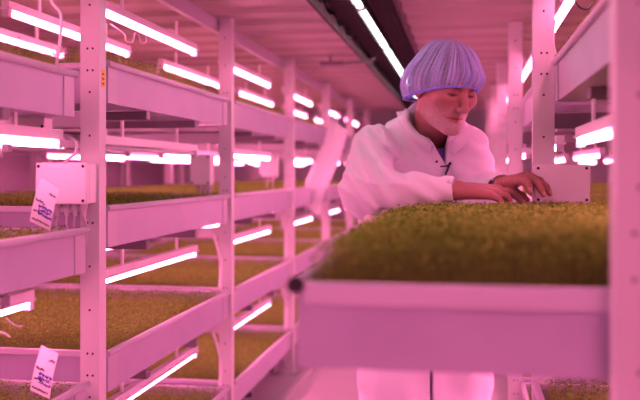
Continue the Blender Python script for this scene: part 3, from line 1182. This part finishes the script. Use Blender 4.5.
def surf(fn, p0, direction, n=60, step=.004):
    """walk from p0 along direction to the first outside-to-inside hit of fn"""
    p0 = np.array(p0, np.float32)
    dv = np.array(direction, np.float32)
    ts = np.arange(n) * step
    v = fn((p0 + dv * ts[:, None]).astype(np.float32))
    ix = np.argmax(v < 0)
    return Vector(p0 + dv * ts[ix]) if v.min() < 0 else Vector(p0 + dv * ts[-1])


def on_coat(px, py, d0=2.2):
    a, b_ = P(px, py, d0), P(px, py, d0 + .5)
    dv = (b_ - a).normalized()
    return surf(coat_sdf, a, dv, 260, .002), -dv


def flap(inner, outer, lift):
    """collar leaf folded down on the coat, between two lines seen in the photo"""
    vs, fs = [], []
    n_, m_ = 14, 5
    for i in range(n_ + 1):
        for j in range(m_ + 1):
            def at_(line):
                k = i / n_ * (len(line) - 1)
                a = min(int(k), len(line) - 2)
                f = k - a
                return line[a][0] * (1 - f) + line[a + 1][0] * f, line[a][1] * (1 - f) + line[a + 1][1] * f
            (xa, ya), (xb, yb) = at_(inner), at_(outer)
            w_ = j / m_
            q, nn = on_coat(xa * (1 - w_) + xb * w_, ya * (1 - w_) + yb * w_)
            vs.append(q - feet + nn * (.003 + lift * math.sin(min(1, .25 + w_) * PI * .5)))
    W_ = m_ + 1
    for i in range(n_):
        for j in range(m_):
            a = i * W_ + j
            fs.append((a, a + 1, a + W_ + 1, a + W_))
    o = MB().add(vs, fs).build('collar', M['coat'], coat, smooth=True)
    o.modifiers.new('solid', 'SOLIDIFY').thickness = .004


flap([(409, 110), (417, 123), (426, 137), (433, 148)], [(396, 112), (400, 126), (416, 141), (430, 154)], .007)
flap([(466, 128), (460, 135), (453, 141), (450, 148)], [(473, 127), (469, 139), (462, 147), (455, 154)], .007)

# ---- shirt in the V
def shirt_sdf(p):
    d = cone(p, nk0 - np.array([0, 0, .07], np.float32) - FRONT * .01, nk0 + np.array([0, 0, -.002], np.float32) + FRONT * .006, .064, .064)
    return smax(d, -cone(p, nk0 + (nk1 - nk0) * .12, nk1, .062, .09), .003)


sdf_object('shirt', shirt_sdf, nk0 - .22, nk0 + .22, .004, M['shirt'], person, feet)

# ---- trousers and shoes (below the tray)
def trouser_sdf(p):
    d = None
    for hp, kn, ft in ((hipR, knR, ftR), (hipL, knL, ftL)):
        c = smin(cone(p, hp, kn, .092, .070), cone(p, kn, ft, .070, .062), .02)
        d = c if d is None else smin(d, c, .02)
    return np.maximum(d, .075 - p[:, 2])


sdf_object('trousers', trouser_sdf, lo, hi, .009, M['trouser'], person, feet)
for ft in (ftR, ftL):
    toe = ft + np.array([SN * .17, -.17, -.02], np.float32)
    sdf_object('shoe', lambda p: np.maximum(smin(cone(p, ft + np.array([0, .02, -.02], np.float32), toe, .047, .040), cone(p, ft, ft + np.array([0, 0, .03], np.float32), .05, .05), .02), .002 - p[:, 2]),
               ft - .3, ft + .3, .008, M['shoe'], person, feet)

# ---- snap fasteners down the front
for px, py in ((436.5, 161.5), (447.5, 165.0)):
    q, nn = on_coat(px, py)
    MB().disc(q - feet, nn, .0042, .0016).build('snap_button', M['black'], coat)
b = MB()
pts = []
for py in range(160, 204, 4):
    q, nn = on_coat(445 + (py - 160) * .03, py, 2.3)
    pts.append(q - feet + nn * .001)
b.tube(pts, .0016, 6)
b.build('front_seam', M['coat'], coat)

# ---- hair and hair net
def cap(name, m, cz, rr, rim_f, rim_b, bulge, rim_r, pleat, parent, n=288, rows=34, cy=-.016):
    vs, fs = [], []
    for j in range(rows + 1):
        t = j / rows
        for i in range(n):
            a = 2 * PI * i / n
            cx_, cy_ = math.sin(a), math.cos(a)       # cy_ = 1 at the forehead
            zr = rim_b + (rim_f - rim_b) * (.5 + .5 * cy_) ** 1.2
            el_ = t * PI / 2
            prof = math.cos(el_) ** .62
            swell = 1 + bulge * math.exp(-((t - .22) / .18) ** 2) * (1 - .25 * max(cy_, 0))
            k = min(1, t / .08)
            rx = (rim_r[0] * (1 - k) + rr[0] * k) * prof * swell
            ry = (rim_r[1] * (1 - k) + rr[1] * k) * prof * swell
            pl = pleat * math.sin(a * 17 + 1.5 * math.sin(a * 3)) * math.exp(-((t - .12) / .22) ** 2)
            pl += pleat * .55 * math.sin(a * 23 + 2.2 * math.sin(a * 4)) * math.exp(-((t - .3) / .45) ** 2) * (.6 + .4 * math.sin(a * 3 + 1))
            pl += pleat * .4 * math.sin(a * 41 + 5 * t + 2 * math.sin(a * 5)) * math.exp(-((t - .4) / .4) ** 2)
            gather = math.exp(-(((a + PI) % (2 * PI) - PI - .10) / .16) ** 2 - ((t - .05) / .10) ** 2)
            z = zr + (cz + rr[2] - zr) * math.sin(el_) ** 1.0
            s_ = 1 + pl / .09 - .05 * gather
            q = (rx * cx_ * s_, cy + ry * cy_ * s_, z + pl * .3)
            vs.append(from_head(q) - feet)
    for j in range(rows):
        for i in range(n):
            a = j * n + i
            b_ = j * n + (i + 1) % n
            fs.append((a, b_, b_ + n, a + n))
    o = MB().add(vs, fs).build(name, m, parent, smooth=True)
    aa = np.tile(np.arange(n) * 2 * PI / n, rows + 1)
    tt = np.repeat(np.arange(rows + 1) / rows, n)
    r2 = np.random.default_rng(11)
    st = np.zeros(len(aa))
    for k in range(16):                                # gathered threads running up from the band
        fq = int(r2.integers(9, 70))
        st += np.sin(aa * fq + r2.uniform(0, 6) + r2.uniform(-3, 3) * tt + r2.uniform(0, 2) * np.sin(3 * aa)) * r2.uniform(.4, 1)
    st = st / 4.2 * np.clip(1.25 - tt, 0, 1) * np.clip(.35 + tt * 2, 0, 1)
    st = np.clip(.5 + .5 * st, 0, 1)
    at = o.data.color_attributes.new('thread', 'FLOAT_COLOR', 'POINT')
    at.data.foreach_set('color', np.repeat(st, 4).astype(np.float32))
    return o


hair = cap('hair', M['hair'], .028, (.0815, .1035, .0835), .052, -.055, 0, (.0815, .1035), .0, person, 72, 16, -.013)


def net_material():
    m = bpy.data.materials.new('hair_net_fabric')
    m.use_nodes = True
    nt = m.node_tree
    nt.nodes.clear()
    out = nt.nodes.new('ShaderNodeOutputMaterial')
    tc = nt.nodes.new('ShaderNodeTexCoord')
    n1 = nt.nodes.new('ShaderNodeTexNoise')
    n1.inputs['Scale'].default_value = 170
    n1.inputs['Detail'].default_value = 2
    nt.links.new(tc.outputs['Object'], n1.inputs['Vector'])
    rp = nt.nodes.new('ShaderNodeMapRange')
    rp.inputs[1].default_value, rp.inputs[2].default_value = .95, .30
    rp.inputs[3].default_value, rp.inputs[4].default_value = .02, .72
    at = nt.nodes.new('ShaderNodeAttribute')
    at.attribute_name = 'thread'
    ad = nt.nodes.new('ShaderNodeMath')
    ad.operation = 'MULTIPLY_ADD'
    ad.inputs[1].default_value = .35
    nt.links.new(n1.outputs['Fac'], ad.inputs[0])
    nt.links.new(at.outputs['Fac'], ad.inputs[2])
    nt.links.new(ad.outputs[0], rp.inputs[0])
    d = nt.nodes.new('ShaderNodeBsdfPrincipled')
    d.inputs['Base Color'].default_value = (.52, .62, 1.0, 1)
    d.inputs['Roughness'].default_value = .55
    tl = nt.nodes.new('ShaderNodeBsdfTranslucent')
    tl.inputs['Color'].default_value = (.45, .52, .98, 1)
    m1 = nt.nodes.new('ShaderNodeMixShader')
    m1.inputs[0].default_value = .3
    nt.links.new(d.outputs[0], m1.inputs[1])
    nt.links.new(tl.outputs[0], m1.inputs[2])
    tr = nt.nodes.new('ShaderNodeBsdfTransparent')
    tr.inputs['Color'].default_value = (.85, .88, 1, 1)
    m2 = nt.nodes.new('ShaderNodeMixShader')
    nt.links.new(rp.outputs[0], m2.inputs[0])
    nt.links.new(m1.outputs[0], m2.inputs[1])
    nt.links.new(tr.outputs[0], m2.inputs[2])
    nt.links.new(m2.outputs[0], out.inputs['Surface'])
    return m


M['net'] = net_material()
M['band'] = mat('hair_net_band', (.16, .20, .80), .6, 0, (90, .5, (.30, .36, .9)))
NF, NB = .023, -.078
net = cap('hair_net', M['net'], .034, (.0925, .1150, .0870), NF, NB, .13, (.0865, .1115), .0046, person)
# elastic band
b = MB()
pts = []
for i in range(73):
    a = 2 * PI * i / 72
    cy_ = math.cos(a)
    zr = NB + (NF - NB) * (.5 + .5 * cy_) ** 1.2
    wob = 1 + .012 * math.sin(a * 31)
    pts.append(from_head((.0868 * math.sin(a) * wob, -.016 + .1118 * cy_ * wob, zr - .001 + .002 * math.sin(a * 23))) - feet)
b.tube(pts, [.0048 + .0014 * math.sin(i * 2.1) for i in range(73)], 8, cap=False)
b.build('elastic_band', M['band'], net, smooth=True)

# ---- small clip-on microphone on the coat front
q, nn = on_coat(449, 166)
t = thing('lapel_microphone', 'small black lapel microphone clipped to the front of the white coat', 'microphone', q)
o_ = lambda px, py: on_coat(px, py)[0] - q + nn * .006
MB().tube([o_(440.5, 166.5), o_(446, 166.2), o_(449.5, 164.5)], .0022, 8).build('clip', M['black'], t)
MB().tube([o_(449.5, 164), o_(447.5, 170), o_(445.5, 175)], [.0026, .0032, .0022], 8).build('body', M['black'], t)
MB().disc(o_(450, 163.5), nn, .0042, .003).build('head', M['black'], t)
